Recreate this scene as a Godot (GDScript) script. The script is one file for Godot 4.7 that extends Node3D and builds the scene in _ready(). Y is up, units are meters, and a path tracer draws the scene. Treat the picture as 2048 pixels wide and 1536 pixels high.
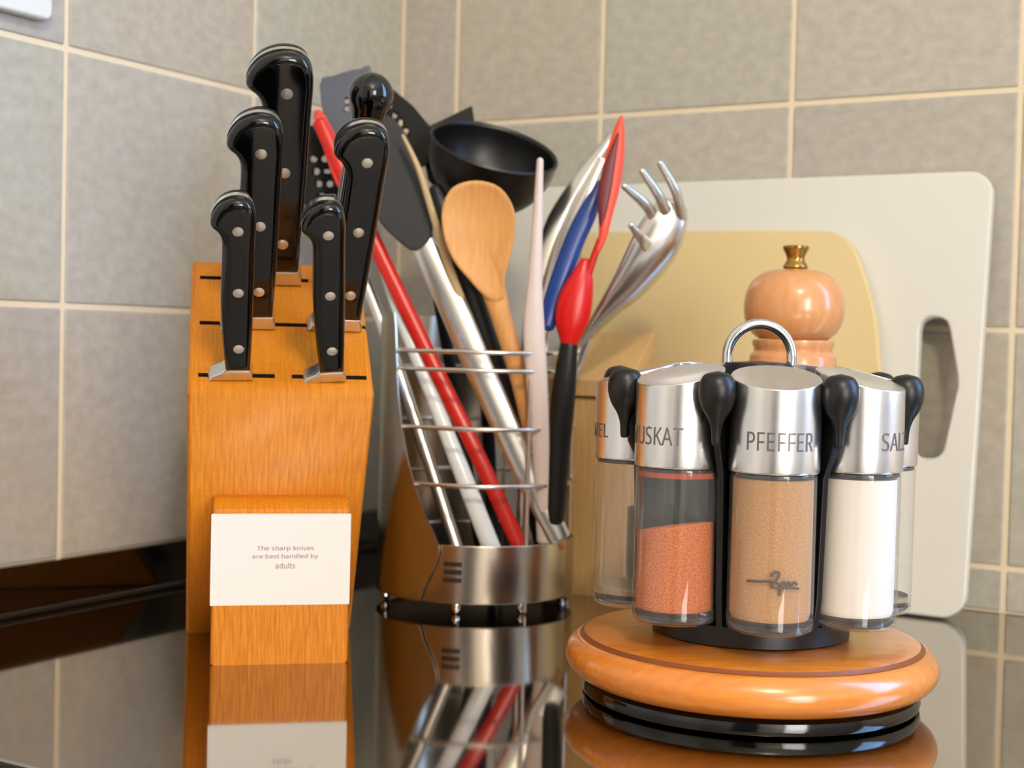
extends Node3D
# Kitchen corner: knife block, utensil holder, spice carousel, pepper mill and boards on a glossy dark worktop.
# Metres, y up, worktop surface at y = 0; the room's own frame runs along the right-hand wall (a) and away from it (b).

const FOCAL := 2899.0                 # pixels, for a 2048 x 1536 picture
const EYE := Vector3(0, 0.18, 0)
const PITCH := 0.03087
const ROLL := 0.02426
const TURN := 0.5335                  # the right-hand wall against the picture plane
const CORNER := Vector3(-0.0991, 0, -1.2537)

var cam_x: Vector3
var cam_y: Vector3
var cam_f: Vector3
var M := {}
var used := {}
var rng := RandomNumberGenerator.new()


func _ready() -> void:
	rng.seed = 7
	# ---- camera
	var rt := Vector3.RIGHT
	var up := Vector3(0, cos(PITCH), -sin(PITCH))
	cam_f = Vector3(0, -sin(PITCH), -cos(PITCH))
	cam_x = rt * cos(ROLL) + up * sin(ROLL)
	cam_y = -rt * sin(ROLL) + up * cos(ROLL)
	var cam := Camera3D.new()
	cam.name = "camera"
	cam.transform = Transform3D(Basis(cam_x, cam_y, -cam_f), EYE)
	var lens := CameraAttributesPhysical.new()
	lens.frustum_focal_length = 12.0 * FOCAL / 768.0
	lens.frustum_focus_distance = 0.70
	lens.exposure_aperture = 9.5
	lens.frustum_near = 0.02
	lens.frustum_far = 50.0
	cam.attributes = lens
	add_child(cam)
	cam.fov = rad_to_deg(2.0 * atan(768.0 / FOCAL))
	cam.current = true
	# ---- sky, exposure
	var we := WorldEnvironment.new()
	we.name = "environment"
	var e := Environment.new()
	e.background_mode = Environment.BG_SKY
	var sk := ProceduralSkyMaterial.new()
	sk.sky_top_color = Color(0.30, 0.50, 0.85)
	sk.sky_horizon_color = Color(0.72, 0.82, 0.95)
	sk.ground_bottom_color = Color(0.30, 0.30, 0.28)
	sk.ground_horizon_color = Color(0.60, 0.63, 0.65)
	sk.sky_energy_multiplier = 2.5
	e.sky = Sky.new()
	e.sky.sky_material = sk
	e.tonemap_mode = Environment.TONE_MAPPER_LINEAR
	e.tonemap_exposure = 0.75
	e.sdfgi_enabled = true
	e.ssao_enabled = true
	e.ssil_enabled = true
	we.environment = e
	add_child(we)
	# ---- daylight through the window, just inside its pane
	var day := AreaLight3D.new()
	day.name = "window_daylight"
	day.area_size = Vector2(1.25, 1.05)
	day.light_color = Color(0.56, 0.76, 1.0)
	day.light_energy = 6.0
	day.shadow_enabled = true
	day.transform = room(1.62, 0.74, 0.02, PI)
	add_child(day)
	# ---- added fill light at an unseen far window, brightens the left wall
	var added_fill := AreaLight3D.new()
	added_fill.name = "added_fill_light"
	added_fill.area_size = Vector2(1.1, 1.3)
	added_fill.light_color = Color(1.0, 0.97, 0.93)
	added_fill.light_energy = 8.0
	added_fill.shadow_enabled = true
	added_fill.transform = room(3.18, 0.60, 2.55, PI / 2)
	add_child(added_fill)
	materials()
	build_room()
	build_lamp()
	build_block()
	build_holder()
	build_utensils()
	build_boards()
	build_box()
	build_mill()
	build_carousel()


# ------------------------------------------------------------------ places
func room(a: float, y: float, b: float, turn := 0.0) -> Transform3D:
	var f := Basis(Vector3.UP, -TURN)
	return Transform3D(f * Basis(Vector3.UP, turn), CORNER + f * Vector3(a, y, b))


func at(x: float, y: float, depth: float) -> Vector3:
	var w := cam_f + cam_x * ((x - 1024.0) / FOCAL) - cam_y * ((y - 768.0) / FOCAL)
	return EYE + w * (depth / -w.z)


# ------------------------------------------------------------------ tree
func numbered(called: String) -> String:
	used[called] = used.get(called, -1) + 1
	return called if used[called] == 0 else "%s_%03d" % [called, used[called]]


func thing(called: String, label: String, category: String, where: Transform3D, group := "") -> Node3D:
	var o := Node3D.new()
	o.name = numbered(called)
	o.transform = where
	add_child(o)
	o.set_meta("label", label)
	o.set_meta("category", category)
	if group:
		o.set_meta("group", group)
	return o


func here(p: Vector3) -> Transform3D:
	return Transform3D(Basis(), p)


func part(called: String, m: Mesh, mat: Material, parent: Node3D, where := Transform3D()) -> MeshInstance3D:
	var o := MeshInstance3D.new()
	o.name = called
	o.mesh = m
	o.material_override = mat
	o.transform = where
	parent.add_child(o, true)
	return o


func wpart(called: String, soup: PackedVector3Array, mat: Material, parent: Node3D, angle := 40.0) -> MeshInstance3D:
	# a part whose soup is given in the world's axes
	var inv := parent.global_transform.affine_inverse()
	for i in soup.size():
		soup[i] = inv * soup[i]
	return part(called, mesh(soup, angle), mat, parent)


func struct(called: String, m: Mesh, mat: Material, where := Transform3D()) -> MeshInstance3D:
	var o := part(called, m, mat, self, where)
	o.set_meta("kind", "structure")
	return o


# ------------------------------------------------------------------ geometry: soups of triangles
func mesh(soup: PackedVector3Array, angle := 40.0) -> ArrayMesh:
	var n := soup.size() / 3
	var vol := 0.0
	for i in n:
		vol += soup[3 * i].dot(soup[3 * i + 1].cross(soup[3 * i + 2]))
	if vol > 0.0:
		for i in n:
			var t := soup[3 * i + 1]
			soup[3 * i + 1] = soup[3 * i + 2]
			soup[3 * i + 2] = t
	var fn := PackedVector3Array()
	fn.resize(n)
	var by := {}
	var keys := []
	keys.resize(n * 3)
	for i in n:
		fn[i] = (soup[3 * i + 2] - soup[3 * i]).cross(soup[3 * i + 1] - soup[3 * i])
		for k in 3:
			var key := Vector3i((soup[3 * i + k] * 200000.0).round())
			keys[3 * i + k] = key
			if by.has(key):
				by[key].append(i)
			else:
				by[key] = [i]
	var lim := cos(deg_to_rad(angle))
	var nm := PackedVector3Array()
	nm.resize(n * 3)
	for i in n:
		var own := fn[i].normalized()
		for k in 3:
			var s := Vector3.ZERO
			for j in by[keys[3 * i + k]]:
				if fn[j].normalized().dot(own) >= lim:
					s += fn[j]
			nm[3 * i + k] = s.normalized() if s.length() > 0.0 else own
	var a := []
	a.resize(Mesh.ARRAY_MAX)
	a[Mesh.ARRAY_VERTEX] = soup
	a[Mesh.ARRAY_NORMAL] = nm
	var m := ArrayMesh.new()
	m.add_surface_from_arrays(Mesh.PRIMITIVE_TRIANGLES, a)
	return m


func moved(soup: PackedVector3Array, t: Transform3D) -> PackedVector3Array:
	var out := PackedVector3Array()
	out.resize(soup.size())
	for i in soup.size():
		out[i] = t * soup[i]
	return out


func quad(s: PackedVector3Array, a: Vector3, b: Vector3, c: Vector3, d: Vector3) -> void:
	s.append_array([a, b, c, a, c, d])


func loft(rings: Array, caps := true, closed := true) -> PackedVector3Array:
	var s := PackedVector3Array()
	var n: int = rings[0].size()
	for i in rings.size() - 1:
		var p: PackedVector3Array = rings[i]
		var q: PackedVector3Array = rings[i + 1]
		for j in (n if closed else n - 1):
			var k := (j + 1) % n
			quad(s, p[j], p[k], q[k], q[j])
	if caps:
		for e in 2:
			var r: PackedVector3Array = rings[0] if e == 0 else rings[-1]
			var c := Vector3.ZERO
			for v in r:
				c += v
			c /= n
			for j in n:
				if e == 0:
					s.append_array([c, r[(j + 1) % n], r[j]])
				else:
					s.append_array([c, r[j], r[(j + 1) % n]])
	return s


func lathe(profile: Array, seg := 48, closed := false) -> PackedVector3Array:
	# profile of (radius, height); a closed profile goes round a wall and needs no caps
	var rings := []
	for p in profile:
		var r := PackedVector3Array()
		for j in seg:
			var a := TAU * j / seg
			r.append(Vector3(p.x * cos(a), p.y, -p.x * sin(a)))
		rings.append(r)
	if closed:
		rings.append(rings[0])
	return loft(rings, not closed)


func arc(c: Vector2, r: Vector2, a0: float, a1: float, n: int) -> Array:
	var out := []
	for i in n + 1:
		var a := deg_to_rad(lerpf(a0, a1, float(i) / n))
		out.append(c + Vector2(r.x * cos(a), r.y * sin(a)))
	return out


func ring_in(poly: PackedVector2Array, d: float) -> PackedVector2Array:
	var out := PackedVector2Array()
	var n := poly.size()
	for i in n:
		var e0 := (poly[i] - poly[(i + n - 1) % n]).normalized()
		var e1 := (poly[(i + 1) % n] - poly[i]).normalized()
		var n0 := Vector2(-e0.y, e0.x)
		var n1 := Vector2(-e1.y, e1.x)
		var m := (n0 + n1)
		m = m.normalized() / maxf(0.5, m.normalized().dot(n0)) if m.length() > 1e-6 else n0
		out.append(poly[i] + m * d)
	return out


func bridged(outer: PackedVector2Array, holes: Array) -> PackedVector2Array:
	var p := outer.duplicate()
	for h in holes:
		var best := INF
		var bi := 0
		var bj := 0
		for i in p.size():
			for j in h.size():
				var d := p[i].distance_squared_to(h[j])
				if d < best:
					best = d
					bi = i
					bj = j
		var q := PackedVector2Array()
		q.append_array(p.slice(0, bi + 1))
		for j in h.size() + 1:
			q.append(h[(bj + j) % h.size()])
		q.append_array(p.slice(bi))
		p = q
	return p


func prism(poly_in: PackedVector2Array, z0: float, z1: float, bevel := 0.0, steps := 3, holes_in := [], deep := 0.0) -> PackedVector3Array:
	var bz := deep if deep > 0.0 else bevel
	var poly := poly_in.duplicate()
	if Geometry2D.is_polygon_clockwise(poly):
		poly.reverse()
	var loops := [poly]
	for h in holes_in:
		var hh: PackedVector2Array = h.duplicate()
		if not Geometry2D.is_polygon_clockwise(hh):
			hh.reverse()
		loops.append(hh)
	var levels := []
	if bevel > 0.0:
		for k in steps + 1:
			var a := PI / 2 * k / steps
			levels.append(Vector2(bevel * (1.0 - sin(a)), z0 + bz * (1.0 - cos(a))))
		for k in steps + 1:
			var a := PI / 2 * k / steps
			levels.append(Vector2(bevel * (1.0 - cos(a)), z1 - bz * (1.0 - sin(a))))
	else:
		levels = [Vector2(0, z0), Vector2(0, z1)]
	var s := PackedVector3Array()
	var ends := [[], []]
	for l in loops:
		var rings := []
		for v in levels:
			var r := PackedVector3Array()
			var flat: PackedVector2Array = ring_in(l, v.x) if v.x > 1e-7 else l
			for q in flat:
				r.append(Vector3(q.x, q.y, v.y))
			rings.append(r)
		s.append_array(loft(rings, false))
		ends[0].append(ring_in(l, levels[0].x) if levels[0].x > 0 else l)
		ends[1].append(ring_in(l, levels[-1].x) if levels[-1].x > 0 else l)
	for e in 2:
		var flat: PackedVector2Array = bridged(ends[e][0], ends[e].slice(1))
		var idx := Geometry2D.triangulate_polygon(flat)
		if idx.is_empty():
			push_warning("a cap could not be triangulated")
		for t in idx.size() / 3:
			var a := flat[idx[3 * t]]
			var b := flat[idx[3 * t + 1]]
			var c := flat[idx[3 * t + 2]]
			var ccw := (b - a).cross(c - a) > 0
			if ccw != (e == 1):
				var w := b
				b = c
				c = w
			var z: float = levels[0].y if e == 0 else levels[-1].y
			s.append_array([Vector3(a.x, a.y, z), Vector3(b.x, b.y, z), Vector3(c.x, c.y, z)])
	return s


func rect(x0: float, y0: float, x1: float, y1: float, r := 0.0, n := 6) -> PackedVector2Array:
	if r <= 0.0:
		return PackedVector2Array([Vector2(x0, y0), Vector2(x1, y0), Vector2(x1, y1), Vector2(x0, y1)])
	var out := PackedVector2Array()
	for q in [[x1 - r, y0 + r, -90], [x1 - r, y1 - r, 0], [x0 + r, y1 - r, 90], [x0 + r, y0 + r, 180]]:
		out.append_array(PackedVector2Array(arc(Vector2(q[0], q[1]), Vector2(r, r), q[2], q[2] + 90.0, n)))
	return out


func box(lo: Vector3, hi: Vector3, bevel := 0.0) -> PackedVector3Array:
	return prism(rect(lo.x, lo.y, hi.x, hi.y), lo.z, hi.z, bevel, 2)


func curve(pts: Array, per := 6) -> Array:
	# a smooth path through the points (Catmull-Rom); numbers, Vector2 and Vector3 alike
	var out := []
	for i in pts.size() - 1:
		var p0 = pts[maxi(i - 1, 0)]
		var p1 = pts[i]
		var p2 = pts[i + 1]
		var p3 = pts[mini(i + 2, pts.size() - 1)]
		for k in per:
			var t := float(k) / per
			out.append(0.5 * (2.0 * p1 + (p2 - p0) * t + (2.0 * p0 - 5.0 * p1 + 4.0 * p2 - p3) * t * t + (3.0 * p1 - 3.0 * p2 + p3 - p0) * t * t * t))
	out.append(pts[-1])
	return out


func loop(pts: Array, per := 5) -> PackedVector2Array:
	# a smooth closed outline through the points
	var out := PackedVector2Array()
	var n := pts.size()
	for i in n:
		var p0: Vector2 = pts[(i + n - 1) % n]
		var p1: Vector2 = pts[i]
		var p2: Vector2 = pts[(i + 1) % n]
		var p3: Vector2 = pts[(i + 2) % n]
		for k in per:
			var t := float(k) / per
			out.append(0.5 * (2.0 * p1 + (p2 - p0) * t + (2.0 * p0 - 5.0 * p1 + 4.0 * p2 - p3) * t * t + (3.0 * p1 - 3.0 * p2 + p3 - p0) * t * t * t))
	return out


func tube(pts: Array, ra: Variant, rb: Variant = null, hint := Vector3.RIGHT, seg := 14, rounded := true) -> PackedVector3Array:
	# ra along the hint, rb across it; numbers or one number for each point
	var n := pts.size()
	var rings := []
	for i in n:
		var t: Vector3 = (pts[mini(i + 1, n - 1)] - pts[maxi(i - 1, 0)]).normalized()
		var u := (hint - t * hint.dot(t)).normalized()
		var v := t.cross(u)
		var a: float = ra[i] if ra is Array else ra
		var b: float = a if rb == null else (rb[i] if rb is Array else rb)
		var ends := [[0.0, 1.0]]
		if rounded and (i == 0 or i == n - 1):
			ends = []
			for k in 5:
				var w := PI / 2 * (k + 0.4) / 4.4
				ends.append([cos(w), sin(w)])
			if i == n - 1:
				ends.reverse()
		for e in ends:
			var r := PackedVector3Array()
			var c: Vector3 = pts[i] + t * (minf(a, b) * e[0] * (-1.0 if i == 0 else 1.0))
			for j in seg:
				var w := TAU * j / seg
				r.append(c + u * (a * e[1] * cos(w)) + v * (b * e[1] * sin(w)))
			rings.append(r)
	return loft(rings)


func torus(c: Vector3, r: float, t: float, seg := 64, sides := 10) -> PackedVector3Array:
	var prof := []
	for k in sides:
		var a := TAU * k / sides
		prof.append(Vector2(r + t * cos(a), c.y + t * sin(a)))
	return moved(lathe(prof, seg, true), here(Vector3(c.x, 0, c.z)))


func thin_sheet(outer: Array, inner: Array) -> PackedVector3Array:
	# a thin curved sheet from rows of points on its two faces
	var s := PackedVector3Array()
	var rows := outer.size()
	var n: int = outer[0].size()
	for i in rows - 1:
		for j in n - 1:
			quad(s, outer[i][j], outer[i][j + 1], outer[i + 1][j + 1], outer[i + 1][j])
			quad(s, inner[i][j], inner[i + 1][j], inner[i + 1][j + 1], inner[i][j + 1])
		quad(s, outer[i][0], outer[i + 1][0], inner[i + 1][0], inner[i][0])
		quad(s, outer[i][n - 1], inner[i][n - 1], inner[i + 1][n - 1], outer[i + 1][n - 1])
	for j in n - 1:
		quad(s, outer[0][j], inner[0][j], inner[0][j + 1], outer[0][j + 1])
		quad(s, outer[rows - 1][j], outer[rows - 1][j + 1], inner[rows - 1][j + 1], inner[rows - 1][j])
	return s


func lettering(text: String, width: float, height: float, depth: float, radius := 0.0, font := "Droid Sans") -> ArrayMesh:
	# raised letters in the plane z = 0, or bent round a cylinder of that radius whose axis is y
	var t := TextMesh.new()
	var f := SystemFont.new()
	f.font_names = PackedStringArray([font])
	t.font = f
	t.font_size = 32
	t.pixel_size = 0.01
	t.depth = 0.02
	t.text = text
	var arr := t.get_mesh_arrays()
	var v: PackedVector3Array = arr[Mesh.ARRAY_VERTEX]
	var lo := v[0]
	var hi := v[0]
	for p in v:
		lo = lo.min(p)
		hi = hi.max(p)
	var mid := (lo + hi) / 2
	for i in v.size():
		var p := (v[i] - mid) / (hi - lo)
		p = Vector3(p.x * width, p.y * height, p.z * depth)
		if radius > 0.0:
			var a := p.x / radius
			p = Vector3((radius + p.z) * sin(a), p.y, (radius + p.z) * cos(a))
		v[i] = p
	var idx: PackedInt32Array = arr[Mesh.ARRAY_INDEX] if arr[Mesh.ARRAY_INDEX] != null else PackedInt32Array(range(v.size()))
	var s := PackedVector3Array()
	for i in idx:
		s.append(v[i])
	return mesh(s, 20.0)


# ------------------------------------------------------------------ materials
func mat(called: String, c: Color, rough := 0.5, metal := 0.0) -> StandardMaterial3D:
	var m := StandardMaterial3D.new()
	m.resource_name = called
	m.albedo_color = c
	m.roughness = rough
	m.metallic = metal
	M[called] = m
	return m


func noise_map(c0: Color, c1: Color, freq: float, octaves: int, seed_: int, mid := Color(0, 0, 0, 0), size := 512) -> NoiseTexture2D:
	var n := FastNoiseLite.new()
	n.seed = seed_
	n.noise_type = FastNoiseLite.TYPE_SIMPLEX_SMOOTH
	n.frequency = freq
	n.fractal_octaves = octaves
	var t := NoiseTexture2D.new()
	t.width = size
	t.height = size
	t.seamless = true
	t.noise = n
	var g := Gradient.new()
	g.set_color(0, c0)
	g.set_color(1, c1)
	if mid.a > 0:
		g.add_point(0.5, mid)
	t.color_ramp = g
	return t


func textured(m: StandardMaterial3D, t: Texture2D, scale: Vector3, world := false) -> StandardMaterial3D:
	m.albedo_color = Color.WHITE
	m.albedo_texture = t
	m.uv1_triplanar = true
	m.uv1_world_triplanar = world
	m.uv1_scale = scale
	return m


func materials() -> void:
	var speckle := noise_map(Color(0.65, 0.63, 0.585), Color(0.755, 0.735, 0.69), 0.035, 5, 3)
	var tints := [Color(1, 1, 1), Color(0.97, 0.97, 0.98), Color(1.0, 0.985, 0.97), Color(0.98, 0.99, 0.98)]
	for i in 4:
		var tl := textured(mat("tile%d" % i, Color.WHITE, 0.32), speckle, Vector3(5, 5, 5), true)
		tl.albedo_color = tints[i]
	mat("grout", Color(0.88, 0.82, 0.71), 0.9)
	mat("plaster", Color(0.80, 0.77, 0.71), 0.9)
	mat("ceiling_paint", Color(0.88, 0.86, 0.82), 0.9)
	mat("floor", Color(0.33, 0.24, 0.17), 0.4)
	var wt := mat("worktop", Color(0.70, 0.67, 0.63), 0.055, 1.0)
	wt.metallic_specular = 0.6
	var sp := mat("strip", Color(0.02, 0.017, 0.015), 0.08)
	sp.metallic_specular = 0.7
	sp.clearcoat_enabled = true
	sp.clearcoat = 1.0
	sp.clearcoat_roughness = 0.05
	mat("seal", Color(0.14, 0.12, 0.10), 0.35)
	mat("white_plastic", Color(0.86, 0.87, 0.86), 0.4)
	mat("board_white", Color(0.84, 0.84, 0.81), 0.5)
	mat("board_cream", Color(0.85, 0.77, 0.57), 0.45)
	mat("frame_white", Color(0.86, 0.86, 0.85), 0.45)
	var block := textured(mat("block_wood", Color.WHITE, 0.5), noise_map(Color(0.68, 0.385, 0.06), Color(0.87, 0.555, 0.12), 0.05, 4, 11), Vector3(22, 1.6, 22))
	block.metallic_specular = 0.32
	block.clearcoat_enabled = true
	block.clearcoat = 0.08
	block.clearcoat_roughness = 0.25
	var beech := noise_map(Color(0.80, 0.54, 0.28), Color(0.90, 0.66, 0.40), 0.03, 4, 21)
	textured(mat("beech", Color.WHITE, 0.45), beech, Vector3(18, 2, 18))
	var mill := textured(mat("mill_wood", Color.WHITE, 0.3), noise_map(Color(0.79, 0.53, 0.31), Color(0.86, 0.62, 0.41), 0.03, 4, 5), Vector3(12, 3, 12))
	mill.clearcoat_enabled = true
	mill.clearcoat = 0.6
	mill.clearcoat_roughness = 0.12
	var disc := textured(mat("disc_wood", Color.WHITE, 0.35), noise_map(Color(0.78, 0.43, 0.11), Color(0.92, 0.58, 0.20), 0.03, 4, 31), Vector3(1.6, 10, 16))
	disc.clearcoat_enabled = true
	disc.clearcoat = 0.9
	disc.clearcoat_roughness = 0.16
	textured(mat("spoon_wood", Color.WHITE, 0.55), noise_map(Color(0.80, 0.56, 0.30), Color(0.88, 0.66, 0.40), 0.03, 4, 41), Vector3(16, 2, 16))
	textured(mat("box_wood", Color.WHITE, 0.55), noise_map(Color(0.76, 0.60, 0.38), Color(0.84, 0.69, 0.46), 0.03, 4, 51), Vector3(16, 1.5, 16))
	mat("beige", Color(0.74, 0.64, 0.47), 0.5)
	var bg := mat("black_gloss", Color(0.012, 0.012, 0.013), 0.10)
	bg.metallic_specular = 0.5
	bg.clearcoat_enabled = true
	bg.clearcoat = 0.2
	bg.clearcoat_roughness = 0.08
	mat("black_satin", Color(0.018, 0.017, 0.016), 0.38)
	mat("black_nylon", Color(0.10, 0.097, 0.092), 0.5).metallic_specular = 0.3
	mat("grey_nylon", Color(0.20, 0.20, 0.205), 0.45).metallic_specular = 0.35
	mat("slate", Color(0.29, 0.31, 0.36), 0.4)
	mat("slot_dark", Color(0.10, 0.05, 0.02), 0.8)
	mat("steel", Color(0.86, 0.85, 0.83), 0.24, 1.0)
	mat("brushed", Color(0.92, 0.91, 0.90), 0.27, 1.0)
	mat("chrome", Color(0.86, 0.86, 0.87), 0.07, 1.0)
	mat("sheet_steel", Color(0.74, 0.71, 0.66), 0.22, 1.0)
	mat("rivet", Color(0.88, 0.87, 0.84), 0.35, 1.0)
	mat("brass", Color(0.70, 0.54, 0.28), 0.2, 1.0)
	mat("red", Color(0.80, 0.03, 0.015), 0.3)
	mat("red_stick", Color(0.76, 0.10, 0.05), 0.3)
	mat("red_silicone", Color(0.88, 0.27, 0.14), 0.4)
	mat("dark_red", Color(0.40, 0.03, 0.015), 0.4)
	mat("blue", Color(0.08, 0.23, 0.52), 0.3)
	mat("white_stick", Color(0.86, 0.80, 0.77), 0.4)
	mat("white_gloss", Color(0.88, 0.90, 0.90), 0.2)
	mat("paper", Color(0.86, 0.85, 0.83), 0.7)
	mat("script_ink", Color(0.36, 0.31, 0.27), 0.6)
	mat("line_brown", Color(0.50, 0.25, 0.07), 0.4)
	mat("ink", Color(0.46, 0.35, 0.33), 0.8)
	mat("engraved", Color(0.20, 0.18, 0.17), 0.5, 0.5)
	mat("embossed", Color(0.46, 0.44, 0.43), 0.5, 0.8)
	mat("salt", Color(0.86, 0.83, 0.79), 0.9)
	textured(mat("pepper", Color.WHITE, 0.95), noise_map(Color(0.60, 0.42, 0.24), Color(0.76, 0.58, 0.38), 0.08, 4, 61), Vector3(20, 20, 20))
	textured(mat("chilli", Color.WHITE, 0.95), noise_map(Color(0.50, 0.20, 0.05), Color(0.92, 0.55, 0.25), 0.12, 3, 71), Vector3(14, 14, 14))
	mat("chilli_dust", Color(0.62, 0.24, 0.13), 0.9)
	textured(mat("seeds", Color.WHITE, 0.9), noise_map(Color(0.36, 0.28, 0.18), Color(0.80, 0.72, 0.56), 0.12, 3, 81), Vector3(16, 16, 16))
	textured(mat("herbs", Color.WHITE, 0.9), noise_map(Color(0.22, 0.20, 0.10), Color(0.46, 0.42, 0.24), 0.12, 3, 91), Vector3(16, 16, 16))
	var g := mat("glass", Color(0.95, 0.97, 0.96, 0.05), 0.03)
	g.transparency = BaseMaterial3D.TRANSPARENCY_ALPHA
	var sg := mat("solid_glass", Color(0.97, 0.98, 0.98, 0.0), 0.02)
	sg.transparency = BaseMaterial3D.TRANSPARENCY_ALPHA
	sg.refraction_enabled = true
	sg.refraction_scale = 0.05
	var pane := mat("pane", Color(0.95, 0.97, 1.0, 0.04), 0.02)
	pane.transparency = BaseMaterial3D.TRANSPARENCY_ALPHA
	var lamp := mat("lamp_glass", Color(1.0, 0.93, 0.82), 0.4)
	lamp.emission_enabled = true
	lamp.emission = Color(1.0, 0.80, 0.55)
	lamp.emission_energy_multiplier = 9.0


# ------------------------------------------------------------------ the room
func build_room() -> void:
	var base := room(0, 0, 0)
	# right-hand wall: tiled splashback, window further along it
	var wr := struct("wall_right", mesh(union([
		box(Vector3(-0.15, -0.9, -0.20), Vector3(1.0, 1.6, -0.0012)),
		box(Vector3(2.25, -0.9, -0.20), Vector3(3.2, 1.6, -0.0012)),
		box(Vector3(1.0, -0.9, -0.20), Vector3(2.25, 0.215, -0.0012)),
		box(Vector3(1.0, 1.265, -0.20), Vector3(2.25, 1.6, -0.0012))])), M.grout, base)
	var wl := struct("wall_left", mesh(box(Vector3(-0.20, -0.9, -0.0025), Vector3(-0.0012, 1.6, 3.2))), M.grout, base)
	struct("wall_front", mesh(box(Vector3(-0.15, -0.9, 3.2), Vector3(3.4, 1.6, 3.4))), M.plaster, base)
	var d := struct("added_door_1", mesh(box(Vector3(1.05, -0.9, 3.17), Vector3(1.95, 1.15, 3.2), 0.004)), mat("added_door_dark", Color(0.16, 0.11, 0.08), 0.45), base)  # unseen door, added as something dark for the steel to mirror
	part("handle", mesh(box(Vector3(1.12, 0.12, 3.12), Vector3(1.24, 0.14, 3.17), 0.004)), M.steel, d)
	struct("wall_side", mesh(union([
		box(Vector3(3.2, -0.9, -0.15), Vector3(3.4, 1.6, 2.0)),
		box(Vector3(3.2, -0.9, 3.1), Vector3(3.4, 1.6, 3.3)),
		box(Vector3(3.2, -0.9, 2.0), Vector3(3.4, -0.05, 3.1)),
		box(Vector3(3.2, 1.25, 2.0), Vector3(3.4, 1.6, 3.1))])), M.plaster, base)
	var w2 := struct("added_window_2", mesh(moved(prism(rect(-3.1, -0.05, -2.0, 1.25), 3.27, 3.33, 0.004, 2, [rect(-3.03, 0.02, -2.07, 1.18)]), Transform3D(Basis(Vector3(0, 0, -1), Vector3(0, 1, 0), Vector3(1, 0, 0)), Vector3.ZERO))), M.frame_white, base)  # unseen window frame, added around the fill light
	part("pane", mesh(box(Vector3(3.298, 0.015, 2.065), Vector3(3.302, 1.185, 3.035))), M.pane, w2)
	struct("floor", mesh(box(Vector3(-0.2, -1.0, -0.2), Vector3(3.4, -0.9, 3.4))), M.floor, base)
	struct("ceiling", mesh(box(Vector3(-0.2, 1.6, -0.2), Vector3(3.4, 1.7, 3.4))), M.ceiling_paint, base)
	var cols_r := [-0.002, 0.054, 0.191, 0.349, 0.512, 0.674, 0.836, 0.998]
	var cols_l := [0.002, 0.193, 0.374, 0.556, 0.738, 0.920, 1.102]
	var rows := [-0.001, 0.0305, 0.1945, 0.3588, 0.5231, 0.6874, 0.8517]
	for i in cols_r.size() - 1:
		for j in rows.size() - 1:
			tile(wr, cols_r[i + 1] - cols_r[i], rows[j + 1] - rows[j], Transform3D(Basis(), Vector3(cols_r[i], rows[j], 0)), i * 5 + j * 3)
	var side := Basis(Vector3.UP, PI / 2)
	for i in cols_l.size() - 1:
		for j in rows.size() - 1:
			tile(wl, cols_l[i + 1] - cols_l[i], rows[j + 1] - rows[j], Transform3D(side, Vector3(0, rows[j], cols_l[i + 1])), i * 7 + j * 2 + 1)
	# plain plaster above the tiles
	part("plaster", mesh(box(Vector3(0.0, 0.8517, -0.0025), Vector3(1.0, 1.6, -0.0005))), M.plaster, wr)
	part("plaster", mesh(box(Vector3(-0.0025, 0.8517, 0.0), Vector3(-0.0005, 1.6, 3.2))), M.plaster, wl)
	part("plaster", mesh(box(Vector3(-0.0025, -0.9, 1.104), Vector3(-0.0005, 0.8517, 3.2))), M.plaster, wl)
	# window
	var w := struct("window_1", mesh(prism(rect(1.0, 0.215, 2.25, 1.265), -0.13, -0.07, 0.004, 2, [rect(1.06, 0.275, 1.60, 1.205), rect(1.65, 0.275, 2.19, 1.205)])), M.frame_white, base)
	for k in 2:
		part("pane", mesh(box(Vector3(1.055 + 0.59 * k, 0.27, -0.102), Vector3(1.605 + 0.59 * k, 1.21, -0.098))), M.pane, w)
	part("window_sill", mesh(box(Vector3(1.0, 0.205, -0.07), Vector3(2.25, 0.219, 0.03), 0.004)), M.frame_white, w)
	# dark glossy strip where the worktop meets the left-hand wall
	var tr := struct("trim_1", mesh(box(Vector3(0.0, 0.0, 0.003), Vector3(0.006, 0.0318, 0.60), 0.0008)), M.strip, base)
	part("seal", mesh(tube([Vector3(0.0065, 0.0024, 0.004), Vector3(0.0065, 0.0024, 0.60)], 0.0018)), M.seal, tr)
	# worktop
	var top := thing("worktop", "glossy dark grey worktop that mirrors the things standing on it", "worktop", base)
	part("slab", mesh(box(Vector3(0.0, -0.04, 0.0), Vector3(3.19, 0.0, 0.619), 0.0025)), M.worktop, top)
	part("front_edge", mesh(box(Vector3(0.0, -0.04, 0.6185), Vector3(3.19, -0.0015, 0.6205), 0.0005)), M.slot_dark, top)
	# pale plate at the photo's upper left corner
	var pl := thing("wall_plate", "pale white plastic plate on the tiles at the photo's upper left corner", "wall plate", room(0, 0.395, 0.4335))
	part("plate", mesh(moved(prism(rect(-0.04, -0.024, 0.04, 0.056, 0.006), 0, 0.009, 0.002), Transform3D(side, Vector3.ZERO))), M.white_plastic, pl)
	part("inset", mesh(moved(prism(rect(-0.027, -0.011, 0.027, 0.043, 0.004), 0.008, 0.0105, 0.001), Transform3D(side, Vector3.ZERO))), M.white_plastic, pl)


func union(list: Array) -> PackedVector3Array:
	var s := PackedVector3Array()
	for l in list:
		s.append_array(l)
	return s


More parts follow.
